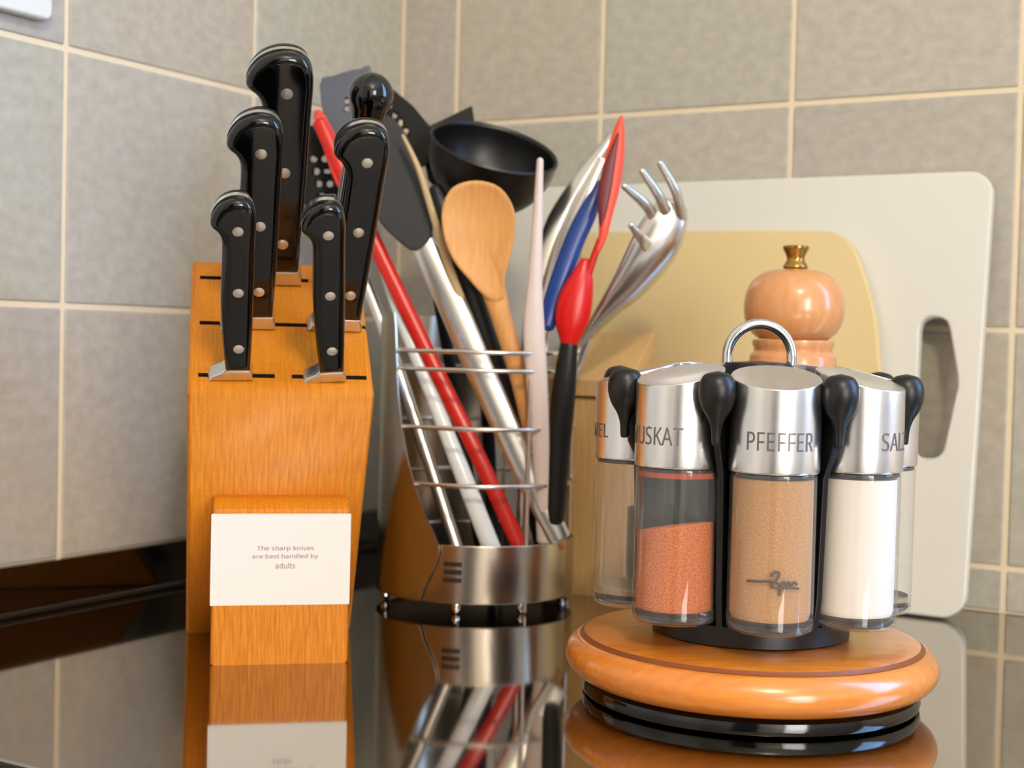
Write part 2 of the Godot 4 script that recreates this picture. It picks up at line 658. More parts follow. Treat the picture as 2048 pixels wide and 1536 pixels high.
var tiles := {}
func tile(wall: Node3D, w: float, h: float, where: Transform3D, pick: int) -> void:
	var key := Vector2i(roundi(w * 10000), roundi(h * 10000))
	if not tiles.has(key):
		tiles[key] = mesh(prism(rect(0.0019, 0.0019, w - 0.0019, h - 0.0019, 0.0012, 2), -0.006, 0, 0.0011, 2), 30.0)
	part("tile", tiles[key], M["tile%d" % (pick % 4)], wall, where)


func build_lamp() -> void:
	var p := Vector3(0.27, 1.30, 0.77)
	var t := thing("ceiling_lamp", "round glowing white glass globe lamp under the ceiling", "lamp", here(Vector3(p.x, 1.6, p.z)))
	part("globe", mesh(lathe(arc(Vector2(0, -0.30), Vector2(0.10, 0.10), -89, 89, 20), 32)), M.lamp_glass, t)
	part("canopy", mesh(lathe([Vector2(0.001, -0.205), Vector2(0.03, -0.205), Vector2(0.03, -0.19), Vector2(0.006, -0.185), Vector2(0.006, -0.03), Vector2(0.05, -0.02), Vector2(0.05, 0.0), Vector2(0.001, 0.0)], 32)), M.frame_white, t)
	var l := OmniLight3D.new()
	l.name = "lamp_light"
	l.light_color = Color(1.0, 0.95, 0.86)
	l.light_energy = 1.7
	l.light_size = 0.09
	l.omni_range = 8.0
	l.omni_attenuation = 2.0
	l.shadow_enabled = true
	l.position = Vector3(0, -0.30, 0)
	t.add_child(l)


# ------------------------------------------------------------------ knife block and knives
const LEAN := 0.639
const FACE := 0.148                   # height of the body's upper front edge


func build_block() -> void:
	var ex := Vector3(cos(0.205), 0, -sin(0.205))
	var fw := Vector3(sin(0.205), 0, cos(0.205))
	var base := Transform3D(Basis(ex, Vector3.UP, fw), Vector3(-0.143, 0, -0.869))
	var t := thing("knife_block", "leaning orange beech knife block with a white paper label on its foot", "knife block", base)
	var swing := Basis(Vector3(0, 0, 1), Vector3(0, 1, 0), Vector3(-1, 0, 0))   # outline in (z, y), run along x
	var zt := FACE * tan(LEAN)
	var dp := 0.122
	var bk := Vector2(zt - dp * cos(LEAN), FACE + dp * sin(LEAN))
	var outline := PackedVector2Array([Vector2(0, 0), Vector2(zt, FACE), bk, Vector2(bk.x - bk.y * tan(LEAN), 0)])
	# the body with its slots cut out
	var tree := CSGCombiner3D.new()
	tree.name = "body"
	t.add_child(tree)
	var solid := CSGMesh3D.new()
	solid.name = "solid"
	solid.mesh = mesh(moved(prism(outline, -0.0488, 0.0488, 0.0025, 3), Transform3D(swing, Vector3.ZERO)), 25.0)
	solid.material = M.block_wood
	tree.add_child(solid)
	var lean := Basis(Vector3.RIGHT, LEAN)
	var spots := [[-0.0225, 0.0155, 0.040], [0.0265, 0.0155, 0.040], [-0.0195, 0.062, 0.046], [0.0265, 0.062, 0.046], [-0.012, 0.106, 0.062]]
	for s in spots:
		var c := CSGBox3D.new()
		c.name = "slot"
		c.operation = CSGShape3D.OPERATION_SUBTRACTION
		c.size = Vector3(s[2], 0.12, 0.0034)
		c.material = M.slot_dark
		c.transform = Transform3D(lean, Vector3(s[0] - 0.001, FACE + s[1] * sin(LEAN), zt - s[1] * cos(LEAN)))
		tree.add_child(c, true)
	var hole := CSGCylinder3D.new()
	hole.name = "round_slot"
	hole.operation = CSGShape3D.OPERATION_SUBTRACTION
	hole.radius = 0.0052
	hole.height = 0.12
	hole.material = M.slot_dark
	hole.transform = Transform3D(lean, Vector3(0.0385, FACE + 0.106 * sin(LEAN), zt - 0.106 * cos(LEAN)))
	tree.add_child(hole)
	# foot under the overhang
	var zf := 0.0868
	var foot := PackedVector2Array([Vector2(0.012, 0), Vector2(zf, 0), Vector2(zf, 0.0805), Vector2(zf - 0.0015, 0.0845), Vector2(zf - 0.006, 0.0885), Vector2(zf - 0.0125, 0.0905), Vector2(0.055, 0.0905), Vector2(0.012, 0.03)])
	part("foot", mesh(moved(prism(foot, -0.0371, 0.0371, 0.0022, 3), Transform3D(swing, Vector3(0.0025, 0, 0))), 25.0), M.block_wood, t)
	# paper label
	var lab := part("label_sticker", mesh(prism(rect(-0.0353, 0.0325, 0.0397, 0.0823, 0.0006), zf - 0.0001, zf + 0.0003)), M.paper, t)
	lab.set_meta("label", "white paper label with three short lines of grey print")
	var lines := [["The sharp knives", 0.0305, 0.0031, 0.0632], ["are best handled by", 0.0355, 0.0031, 0.0588], ["adults", 0.0105, 0.0031, 0.0540]]
	for l in lines:
		part("print", lettering(l[0], l[1], l[2], 0.0001), M.ink, lab, here(Vector3(0.0045, l[3], zf + 0.0003)))
	# knives: place on the top face (x, distance from the front edge), widths, length of the handle
	var frame := func(s: Array) -> Transform3D:
		return base * Transform3D(lean * Basis(Vector3.BACK, s[2]), Vector3(s[0], FACE + s[1] * sin(LEAN), zt - s[1] * cos(LEAN)))
	knife(frame.call([-0.023, 0.0155, 0.03]), 1.0, 0.112, "small black riveted knife in the front left slot of the block")
	knife(frame.call([0.0265, 0.0155, 0.09]), 1.0, 0.112, "small black riveted knife in the front right slot of the block")
	knife(frame.call([-0.0125, 0.062, 0.02]), 1.3, 0.1325, "medium black riveted knife behind the front left knife")
	knife(frame.call([0.0355, 0.062, -0.03]), 1.3, 0.130, "medium black riveted knife behind the front right knife")
	knife(frame.call([0.001, 0.106, 0.02]), 1.6, 0.1465, "tallest and widest black riveted knife at the back left of the block")
	var st := thing("sharpening_steel", "round black knob handle at the back right of the block, no rivets", "sharpener", frame.call([0.0385, 0.106, -0.05]))
	part("handle", mesh(lathe([Vector2(0.0005, 0.006), Vector2(0.0085, 0.0065), Vector2(0.009, 0.02), Vector2(0.0105, 0.06), Vector2(0.0092, 0.095), Vector2(0.0088, 0.108), Vector2(0.0105, 0.115)] + arc(Vector2(0, 0.122), Vector2(0.0122, 0.0122), -20, 89, 12), 28)), M.black_gloss, st)
	part("guard", mesh(lathe([Vector2(0.0005, 0.0005), Vector2(0.0105, 0.001), Vector2(0.0105, 0.005), Vector2(0.0005, 0.0062)], 28)), M.steel, st)
	part("rod", mesh(lathe([Vector2(0.0005, -0.05), Vector2(0.0042, -0.05), Vector2(0.0042, 0.002), Vector2(0.0005, 0.002)], 16)), M.steel, st)


func knife(where: Transform3D, wide: float, tall: float, label: String) -> void:
	var t := thing("kitchen_knife", label, "knife", where, "black riveted knives in the wooden block")
	var pts := [[.0065, .072], [.0074, .25], [.0082, .50], [.0088, .75], [.0093, .875], [.0088, .935], [.0068, .977], [.003, .998], [-.0025, .998], [-.0078, .972], [-.0113, .928], [-.0126, .885], [-.0117, .858], [-.0092, .835], [-.0075, .80], [-.0072, .74], [-.0078, .60], [-.0083, .45], [-.0076, .25], [-.0062, .072]]
	var flat := []
	for p in pts:
		flat.append(Vector2(p[0] * wide, p[1] * tall))
	var outline := PackedVector2Array()
	for v in curve(flat, 3):
		outline.append(v)
	var th := 0.0074 * sqrt(wide)
	var tang := 0.0014
	part("front_scale", mesh(prism(outline, tang, tang + th, 0.0044, 6, [], 0.0036 * sqrt(wide)), 50.0), M.black_gloss, t)
	part("rear_scale", mesh(prism(ring_ccw(outline, 0.0008), -tang - th * 0.8, -tang, 0.003, 3), 50.0), M.black_gloss, t)
	part("tang", mesh(prism(ring_ccw(outline, 0.0001), -tang, tang), 30.0), M.steel, t)
	var rv := lathe(arc(Vector2(0, -0.0004), Vector2(0.0033 * (0.7 + 0.3 * wide), 0.0007), 0, 88, 5), 20)
	for y in [0.215, 0.53, 0.855]:
		part("rivet", mesh(moved(rv, Transform3D(Basis(Vector3.RIGHT, PI / 2), Vector3(0.0006 * wide, y * tall, tang + th)))), M.rivet, t)
	var w := wide
	var bol := PackedVector2Array([Vector2(-0.0155 * w, 0.0006), Vector2(0.0078 * w, 0.0006), Vector2(0.0078 * w, 0.004 * w), Vector2(0.0066 * w, 0.072 * tall), Vector2(-0.0060 * w, 0.072 * tall), Vector2(-0.0085 * w, 0.0058 * w), Vector2(-0.0135 * w, 0.0036 * w)])
	part("bolster", mesh(prism(bol, -0.0052 * sqrt(w), 0.0058 * sqrt(w), 0.0014, 3)), M.steel, t)
	part("blade", mesh(prism(rect(-0.0150 * w, -0.05, 0.0076 * w, 0.0015), -0.0010, 0.0010)), M.steel, t)


func ring_ccw(p: PackedVector2Array, d: float) -> PackedVector2Array:
	var q := p.duplicate()
	if Geometry2D.is_polygon_clockwise(q):
		q.reverse()
	return ring_in(q, d)


# ------------------------------------------------------------------ utensil holder
const CUP := Vector3(-0.0214, 0, -1.0)


func round_at(r: float, y: float, deg: float) -> Vector3:
	return Vector3(r * sin(deg_to_rad(deg)), y, r * cos(deg_to_rad(deg)))


func build_holder() -> void:
	var t := thing("utensil_holder", "round steel utensil holder with wire rings and a tall curved sheet at its left", "utensil holder", here(CUP))
	part("band", mesh(lathe([Vector2(0.0662, 0.0075), Vector2(0.0668, 0.0083), Vector2(0.0668, 0.0447), Vector2(0.0662, 0.0455), Vector2(0.0653, 0.0455), Vector2(0.0650, 0.0447), Vector2(0.0650, 0.0075)], 96, true)), M.sheet_steel, t)
	part("base_plate", mesh(lathe([Vector2(0.0003, 0.0085), Vector2(0.065, 0.0085), Vector2(0.065, 0.0105), Vector2(0.0003, 0.0105)], 64)), M.sheet_steel, t)
	# the sheet: its front edge swings forward towards the band
	var edge := [[0.0078, -31.0], [0.016, -28.5], [0.024, -25.0], [0.032, -21.5], [0.040, -19.5], [0.0455, -19.8], [0.053, -23.0], [0.062, -27.5], [0.074, -32.5], [0.087, -37.5], [0.102, -42.5], [0.118, -46.5], [0.138, -50.5], [0.155, -52.5], [0.172, -53.8], [0.186, -55.0], [0.1955, -57.0]]
	var outer := []
	var inner := []
	for e in edge:
		var o := []
		var i_ := []
		for k in 41:
			var a := lerpf(e[1], -188.0, k / 40.0)
			o.append(round_at(0.0692, e[0], a))
			i_.append(round_at(0.0680, e[0], a))
		outer.append(o)
		inner.append(i_)
	part("curved_sheet", mesh(thin_sheet(outer, inner), 30.0), M.sheet_steel, t)
	for y in [0.0842, 0.1212, 0.1592, 0.1710]:
		part("wire_ring", mesh(torus(Vector3(0, y, 0), 0.0664, 0.0015, 80, 10), 60.0), M.steel, t)
	for a in [31.0, 100.0, 165.0]:
		part("wire_rod", mesh(tube([round_at(0.0645, 0.002, a), round_at(0.0645, 0.1710, a)], 0.0013), 60.0), M.steel, t)
	for a in [-11.0, -78.0, 31.0, 100.0, 170.0]:
		part("foot", mesh(moved(lathe([Vector2(0.0004, 0), Vector2(0.0022, 0.0006), Vector2(0.0034, 0.003), Vector2(0.0028, 0.0065), Vector2(0.0024, 0.0088), Vector2(0.0004, 0.0088)], 16), here(round_at(0.0600 if a > -50.0 else 0.063, 0, a)))), M.chrome, t)
	# small dark mark of three bars on the band
	for k in 3:
		var bar_o := []
		var bar_i := []
		for y in [0.0215 + 0.0052 * k, 0.0245 + 0.0052 * k]:
			var o := []
			var i_ := []
			for j in 7:
				var a := lerpf(-17.5, -7.0, j / 6.0)
				o.append(round_at(0.06705, y, a))
				i_.append(round_at(0.0666, y, a))
			bar_o.append(o)
			bar_i.append(i_)
		part("emblem_bar", mesh(thin_sheet(bar_o, bar_i)), M.engraved, t)


# ------------------------------------------------------------------ utensils standing in the holder
func stick(path: Array, per := 6) -> Array:
	# path of [x, y, depth] points to a smooth line in space
	var p := []
	for q in path:
		p.append(at(q[0], q[1], q[2]))
	# the end that stands in the holder goes on down to its floor, or to its wall
	for k in [0, p.size() - 1]:
		var q: Vector3 = p[k]
		var d: Vector3 = q - p[1 if k == 0 else p.size() - 2]
		if q.y < 0.085 and d.y < 0:
			d /= -d.y
			var down := q.y - 0.0165
			while down > 0.0 and Vector2(q.x + d.x * down - CUP.x, q.z + d.z * down - CUP.z).length() > 0.0585:
				down -= 0.001
			p[k] = q + d * maxf(down, 0.0)
	return curve(p, per) if p.size() > 2 else p


func spread(v: Array, per := 6) -> Array:
	return curve(v, per)


func utensil(called: String, label: String, category: String, foot: Array) -> Node3D:
	return thing(called, label, category, here(at(foot[0], foot[1], foot[2])), "kitchen utensils in the steel holder")


func slab(outline: Array, thick: float, bevel: float, per := 4, holes := []) -> PackedVector3Array:
	# a plate with a real thickness whose outline is given as [x, y, depth] corners
	var c: Vector3 = Vector3.ZERO
	var p := []
	for q in outline:
		p.append(at(q[0], q[1], q[2]))
		c += p[-1]
	c /= p.size()
	var n := Vector3.ZERO
	for i in p.size():
		n += (p[i] - c).cross(p[(i + 1) % p.size()] - c)
	n = n.normalized() * (1.0 if n.z > 0 else -1.0)
	var u := (Vector3.RIGHT - n * n.x).normalized()
	var b := Basis(u, n.cross(u), n)
	var flat := []
	for q in p:
		var l: Vector3 = b.transposed() * (q - c)
		flat.append(Vector2(l.x, l.y))
	var hl := []
	for h in holes:
		var l: Vector3 = b.transposed() * (at(h[0], h[1], h[2]) - c)
		hl.append(PackedVector2Array(arc(Vector2(l.x, l.y), Vector2(h[3], h[3]), 0, 330, 11)))
	var poly := loop(flat, per) if per > 1 else PackedVector2Array(flat)
	return moved(prism(poly, -thick / 2, thick / 2, bevel, 3, hl), Transform3D(b, c))


func build_utensils() -> void:
	# wooden spoon
	var t := utensil("wooden_spoon", "pale wooden spoon with an oval bowl, in front of the black ladle", "spoon", [1122, 1120, 0.966])
	wpart("handle", tube(stick([[974, 540, 0.959], [990, 590, 0.9575], [1004, 640, 0.957], [1040, 760, 0.960], [1078, 930, 0.963], [1116, 1090, 0.966]], 4), spread([0.0085, 0.0078, 0.0066, 0.0062, 0.0058, 0.0052], 4), spread([0.0044, 0.0048, 0.005, 0.005, 0.0046, 0.004], 4), Vector3.RIGHT, 20), M.spoon_wood, t, 60.0)
	var rim := [[952, 361], [905, 375], [884, 418], [887, 470], [906, 520], [940, 562], [966, 590], [990, 604], [1008, 594], [1010, 560], [1019, 520], [1030, 470], [1028, 418], [1000, 375]]
	var rims := []
	for lv in [[0.25, -0.0078], [0.55, -0.0070], [0.82, -0.0048], [0.96, -0.0018], [1.0, 0.0002], [0.985, 0.0012], [0.93, 0.0014], [0.85, 0.0004], [0.65, -0.0016], [0.35, -0.0030], [0.05, -0.0034]]:
		var flat := []
		for q in rim:
			flat.append(Vector2(lerpf(957, q[0], lv[0]), lerpf(448, q[1], lv[0])))
		var r := PackedVector3Array()
		for q in loop(flat, 4):
			r.append(at(q.x, q.y, 0.948 + 0.00003 * (q.y - 448) - lv[1]))
		rims.append(r)
	wpart("bowl", loft(rims), M.spoon_wood, t, 60.0)
	# long red stick across the cage
	t = utensil("red_stick", "long bright red flat plastic handle slanting across the front of the holder", "utensil", [1046, 1110, 0.950])
	wpart("handle", tube(stick([[1046, 1108, 0.950], [960, 920, 0.958], [860, 715, 0.975], [742, 470, 0.990], [640, 245, 1.005]]), 0.0053, 0.0028, Vector3.RIGHT, 16), M.red_stick, t, 60.0)
	wpart("blade", slab([[628, 232, 1.006], [652, 232, 1.006], [692, 330, 1.0], [684, 380, 0.998], [664, 350, 0.998]], 0.003, 0.001, 3), M.red_stick, t)
	# grey-blue turner on a white handle
	t = utensil("slate_turner", "grey blue slotted turner with a white handle, behind the knife block", "turner", [985, 1105, 0.945])
	wpart("head", slab([[640, 172, 1.02], [668, 152, 1.02], [720, 138, 1.02], [744, 144, 1.02], [750, 290, 1.01], [740, 350, 1.01], [690, 345, 1.01], [662, 300, 1.01]], 0.003, 0.001, 3, [[697, 205, 1.02, 0.0022], [696, 222, 1.02, 0.0022]]), M.slate, t)
	wpart("handle", tube(stick([[986, 1104, 0.945], [930, 960, 0.955], [866, 795, 0.972], [790, 600, 0.99], [715, 345, 1.01]]), spread([0.0062, 0.0058, 0.0050, 0.0045, 0.004], 6), 0.0035, Vector3.RIGHT, 16), M.white_gloss, t, 60.0)
	# black perforated turner, low, between the knives
	t = utensil("perforated_turner", "black turner with rows of round holes, seen between the knife handles", "turner", [915, 1100, 0.965])
	var holes := []
	for r in 5:
		for c in 3:
			holes.append([628 + 22 * c + 5 * r, 318 + 25 * r, 1.03, 0.0024])
	wpart("head", slab([[604, 262, 1.03], [660, 262, 1.03], [712, 300, 1.03], [722, 430, 1.03], [690, 470, 1.03], [640, 450, 1.03], [606, 400, 1.03]], 0.0026, 0.0008, 3, holes), M.black_nylon, t)
	wpart("handle", tube(stick([[915, 1100, 0.965], [850, 900, 0.985], [775, 680, 1.005], [690, 460, 1.028]]), 0.0045, 0.003, Vector3.RIGHT, 14), M.steel, t, 60.0)
	# black slotted strip beside the round knob
	t = utensil("slotted_spatula", "black spatula with a row of small holes, right of the round black knob", "spatula", [960, 1090, 0.99])
	wpart("head", slab([[742, 185, 1.045], [778, 172, 1.045], [868, 262, 1.045], [856, 330, 1.045], [800, 330, 1.045], [742, 260, 1.045]], 0.0026, 0.0008, 2, [[778, 212, 1.045, 0.0021], [789, 231, 1.045, 0.0021], [801, 246, 1.045, 0.0023], [812, 264, 1.045, 0.0023]]), M.black_nylon, t)
	wpart("handle", tube(stick([[960, 1090, 0.99], [905, 760, 1.01], [828, 320, 1.045]]), 0.004, 0.003, Vector3.RIGHT, 14), M.black_nylon, t, 60.0)
	# dark grey spatula on a steel handle
	t = utensil("grey_spatula", "dark grey tapered spatula head on a broad steel handle, right of the knives", "spatula", [1122, 1095, 0.953])
	wpart("head", slab([[752, 236, 0.985], [786, 238, 0.985], [818, 280, 0.98], [848, 365, 0.975], [866, 462, 0.972], [832, 502, 0.97], [790, 476, 0.972], [750, 425, 0.975], [738, 330, 0.98]], 0.0035, 0.0012, 3), M.grey_nylon, t)
	wpart("handle", tube(stick([[1120, 1078, 0.953], [1060, 960, 0.955], [960, 740, 0.960], [900, 600, 0.966], [846, 486, 0.972]]), spread([0.0075, 0.0085, 0.0095, 0.0098, 0.0085], 6), 0.0022, Vector3(1, 0.3, 0), 16), M.steel, t, 60.0)
	# thin beige stick
	t = utensil("beige_stick", "thin curved beige wooden stick along the dark grey spatula's right edge", "utensil", [1090, 1060, 0.985])
	wpart("stick", tube(stick([[1090, 1060, 0.985], [1000, 800, 0.975], [950, 670, 0.970], [900, 540, 0.964], [866, 430, 0.962], [838, 340, 0.962], [806, 272, 0.965]]), spread([0.003, 0.003, 0.003, 0.003, 0.0024, 0.002, 0.0012], 6), 0.002, Vector3.RIGHT, 12), M.beige, t, 60.0)
	# flat black turner
	t = utensil("flat_turner", "flat black square cornered turner behind the ladle, highest of the black heads", "turner", [985, 1080, 1.02])
	wpart("head", slab([[836, 264, 1.055], [944, 211, 1.055], [952, 262, 1.055], [1000, 380, 1.05], [920, 430, 1.05], [856, 360, 1.05]], 0.0028, 0.001, 1), M.black_nylon, t)
	wpart("handle", tube(stick([[985, 1080, 1.02], [970, 760, 1.03], [930, 415, 1.05]]), 0.0045, 0.0035, Vector3.RIGHT, 14), M.black_nylon, t, 60.0)
	# ladle
	t = utensil("ladle", "black nylon ladle with a deep round bowl behind the wooden spoon", "ladle", [1085, 1090, 0.99])
	var up_l := Vector3(0.22, 0.85, 0.42).normalized()
	var xl := up_l.cross(Vector3.BACK).normalized()
	var lb := Basis(xl, up_l, xl.cross(up_l))
	var prof := arc(Vector2(0, 0), Vector2(0.0450, 0.047), -89, 0, 16)
	prof.append_array([Vector2(0.0455, 0.0012), Vector2(0.0443, 0.0026), Vector2(0.0427, 0.0012)])
	prof.append_array(arc(Vector2(0, 0), Vector2(0.0425, 0.0445), 0, -89, 16))
	wpart("bowl", moved(lathe(prof, 56), Transform3D(lb, at(988, 298, 1.0))), M.black_satin, t, 50.0)
	wpart("handle", tube(stick([[1085, 1090, 0.99], [1030, 850, 0.99], [975, 690, 0.985], [930, 560, 0.98], [893, 440, 0.975], [872, 380, 0.98]]), spread([0.006, 0.0075, 0.0082, 0.0085, 0.0075, 0.005], 6), 0.004, Vector3.RIGHT, 16), M.black_satin, t, 60.0)
	# white tapered stick
	t = utensil("white_stick", "slim pinkish white stick that tapers to a rounded tip, right of the wooden spoon", "utensil", [1088, 1085, 0.955])
	wpart("stick", tube(stick([[1090, 1080, 0.957], [1082, 900, 0.951], [1074, 760, 0.946], [1068, 660, 0.943], [1070, 560, 0.94], [1076, 420, 0.936], [1080, 322, 0.933]]), spread([0.0055, 0.006, 0.0070, 0.0070, 0.0048, 0.0032, 0.0022], 6), 0.0034, Vector3.RIGHT, 16), M.white_stick, t, 60.0)
	# tongs
	t = utensil("tongs", "pair of thin steel tongs arms behind the red spatula and the blue handle", "tongs", [1050, 1080, 1.0])
	wpart("arm", tube(stick([[1050, 1080, 1.0], [1058, 700, 1.01], [1098, 480, 1.02], [1150, 370, 1.03], [1224, 268, 1.04]]), spread([0.005, 0.006, 0.0065, 0.0055, 0.003], 6), 0.0012, Vector3(0.8, 0.6, 0), 12), M.steel, t, 60.0)
	wpart("arm", tube(stick([[1062, 1080, 0.99], [1078, 700, 0.995], [1110, 540, 1.0], [1150, 430, 1.0], [1204, 318, 1.0]]), spread([0.005, 0.006, 0.0065, 0.006, 0.003], 6), 0.0012, Vector3(0.8, 0.6, 0), 12), M.steel, t, 60.0)
	# blue handle
	t = utensil("blue_handle", "blue plastic utensil handle leaning between the white stick and the red grip", "utensil", [1040, 1080, 0.965])
	wpart("handle", tube(stick([[1092, 650, 0.955], [1120, 560, 0.957], [1150, 480, 0.96], [1178, 420, 0.962], [1200, 366, 0.964]]), spread([0.0062, 0.0066, 0.0066, 0.0060, 0.0022], 6), spread([0.004, 0.0045, 0.0045, 0.004, 0.002], 6), Vector3(0.9, 0.4, 0), 18), M.blue, t, 60.0)
	wpart("shaft", tube(stick([[1040, 1080, 0.965], [1062, 800, 0.96], [1096, 640, 0.955]]), 0.0035, 0.0025, Vector3.RIGHT, 12), M.steel, t, 60.0)
	# red silicone spatula with a red grip and a black shaft
	t = utensil("red_spatula", "red spatula with a leaf shaped tip, thick red grip and black shaft", "spatula", [1110, 1040, 0.955])
	wpart("tip", tube(stick([[1243, 234, 0.945], [1238, 262, 0.945], [1230, 310, 0.945], [1220, 370, 0.945], [1212, 420, 0.945], [1206, 470, 0.945], [1196, 500, 0.945]]), spread([0.0012, 0.0036, 0.0060, 0.0066, 0.0050, 0.0028, 0.002], 6), spread([0.001, 0.0015, 0.002, 0.0022, 0.002, 0.002, 0.0018], 6), Vector3.RIGHT, 18), M.red_silicone, t, 60.0)
	wpart("painted_shade", tube(stick([[1236, 268, 0.943], [1222, 320, 0.9425], [1211, 370, 0.9425], [1205, 420, 0.943], [1203, 452, 0.944]]), spread([0.0008, 0.0030, 0.0042, 0.0030, 0.001], 6), 0.0008, Vector3.RIGHT, 14), M.dark_red, t, 60.0)  # darker red laid on the tip, painting its concave side in shade
	wpart("neck", tube(stick([[1200, 480, 0.945], [1182, 530, 0.946], [1168, 570, 0.947]]), [0.0022] + spread([0.0022, 0.0026, 0.0035], 6).slice(1), 0.002, Vector3.RIGHT, 12), M.red_stick, t, 60.0)
	wpart("grip", tube(stick([[1170, 525, 0.948], [1162, 560, 0.948], [1150, 605, 0.948], [1143, 645, 0.948], [1139, 683, 0.948]]), spread([0.0036, 0.0082, 0.0115, 0.0108, 0.0062], 6), spread([0.003, 0.0055, 0.007, 0.0068, 0.005], 6), Vector3.RIGHT, 22), M.red, t, 60.0)
	wpart("shaft", tube(stick([[1110, 1040, 0.955], [1118, 900, 0.952], [1128, 780, 0.949], [1138, 688, 0.948]]), spread([0.0062, 0.0076, 0.0078, 0.0058], 6), 0.0048, Vector3.RIGHT, 18), M.black_satin, t, 60.0)
	# spaghetti server
	t = utensil("spaghetti_server", "steel spaghetti server with curled prongs leaning to the right over the boards", "server", [1060, 1060, 1.03])
	wpart("scoop", tube(stick([[1160, 690, 0.985], [1215, 620, 0.975], [1265, 560, 0.970], [1305, 500, 0.966], [1330, 450, 0.964], [1346, 412, 0.963]]), spread([0.004, 0.0085, 0.0135, 0.0165, 0.0150, 0.0105], 6), spread([0.002, 0.004, 0.006, 0.0075, 0.007, 0.004], 6), Vector3(0.85, 0.52, 0), 22), M.steel, t, 60.0)
	wpart("shaft", tube(stick([[1060, 1060, 1.03], [1110, 860, 1.01], [1170, 680, 0.984]]), 0.0045, 0.002, Vector3.RIGHT, 12), M.steel, t, 60.0)
	for q in [[[1312, 440], [1290, 408], [1248, 372]], [[1340, 440], [1318, 392], [1284, 342]], [[1366, 440], [1352, 384], [1320, 326]], [[1300, 500], [1284, 478], [1262, 450]]]:
		wpart("prong", tube(stick([[q[0][0], q[0][1], 0.962], [q[1][0], q[1][1], 0.952], [q[2][0], q[2][1], 0.945]]), spread([0.0042, 0.0034, 0.0022], 6), 0.0016, Vector3(0.6, 0.8, 0), 12), M.steel, t, 60.0)


# ------------------------------------------------------------------ boards, box, mill
func softened(poly: PackedVector2Array, cut: Array) -> PackedVector2Array:
	# every corner rounded, starting that far along its two sides
	var out := PackedVector2Array()
	var n := poly.size()
	for i in n:
		var a: Vector2 = poly[i] + (poly[(i + n - 1) % n] - poly[i]).normalized() * cut[i]
		var b: Vector2 = poly[i] + (poly[(i + 1) % n] - poly[i]).normalized() * cut[i]
		for k in 7:
			var t := k / 6.0
			out.append(a * (1 - t) * (1 - t) + poly[i] * 2 * t * (1 - t) + b * t * t)
	return out


func leaning(off0: float, off1: float, tall: float) -> Transform3D:
	var b := Basis(Vector3.UP, -TURN)
	return Transform3D(b * Basis(Vector3.RIGHT, -atan2(off0 - off1, tall)), CORNER + b * Vector3(0, 0.0015, off0))


func build_boards() -> void:
	var f := leaning(0.055, 0.012, 0.30)
	var t := thing("cutting_board", "large white plastic chopping board with a pointed grip hole, against the tiles", "cutting board", f.translated_local(Vector3(0.31, 0, 0)))
	var hole := softened(PackedVector2Array([Vector2(0.1457, 0.2022), Vector2(0.1640, 0.2036), Vector2(0.1745, 0.1580), Vector2(0.1668, 0.1058), Vector2(0.1475, 0.1058)]), [0.0085, 0.009, 0.006, 0.009, 0.0085])
	part("board", mesh(prism(rect(-0.20, 0.0, 0.1885, 0.3045, 0.0165, 8), -0.0095, 0.0, 0.0016, 3, [hole]), 30.0), M.board_white, t)
	f = leaning(0.075, 0.03, 0.25)
	t = thing("cutting_board", "cream coloured board with a rounded right shoulder, in front of the white board", "cutting board", f.translated_local(Vector3(0.31, 0, 0)))
	var right := curve([Vector2(0.137, 0.004), Vector2(0.1338, 0.0452), Vector2(0.1265, 0.150), Vector2(0.1229, 0.1746), Vector2(0.1181, 0.2026), Vector2(0.1086, 0.2308), Vector2(0.098, 0.2530), Vector2(0.086, 0.2630), Vector2(0.066, 0.2655), Vector2(-0.03, 0.2675)], 4)
	var out := PackedVector2Array(right)
	out.append_array(PackedVector2Array([Vector2(-0.112, 0.2675), Vector2(-0.118, 0.2615), Vector2(-0.118, 0.004), Vector2(-0.114, 0.0), Vector2(0.133, 0.0)]))
	part("board", mesh(prism(out, -0.008, 0.0, 0.0014, 3), 30.0), M.board_cream, t)


func build_box() -> void:
	var t := thing("wooden_box", "light wooden box with a sloping lid between the steel holder and the jars", "box", room(0.2485, 0, 0.08))
	var swing := Basis(Vector3(0, 0, 1), Vector3(0, 1, 0), Vector3(-1, 0, 0))
	part("body", mesh(moved(prism(PackedVector2Array([Vector2(0, 0), Vector2(0.042, 0), Vector2(0.042, 0.1375), Vector2(0, 0.176)]), -0.032, 0.032, 0.001, 2), Transform3D(swing, Vector3.ZERO)), 25.0), M.box_wood, t)
	part("lid", mesh(moved(prism(PackedVector2Array([Vector2(0.0445, 0.1415), Vector2(0.0445, 0.1525), Vector2(0.006, 0.187), Vector2(-0.001, 0.187), Vector2(-0.001, 0.178)]), -0.034, 0.034, 0.0012, 2), Transform3D(swing, Vector3.ZERO)), 25.0), M.box_wood, t)


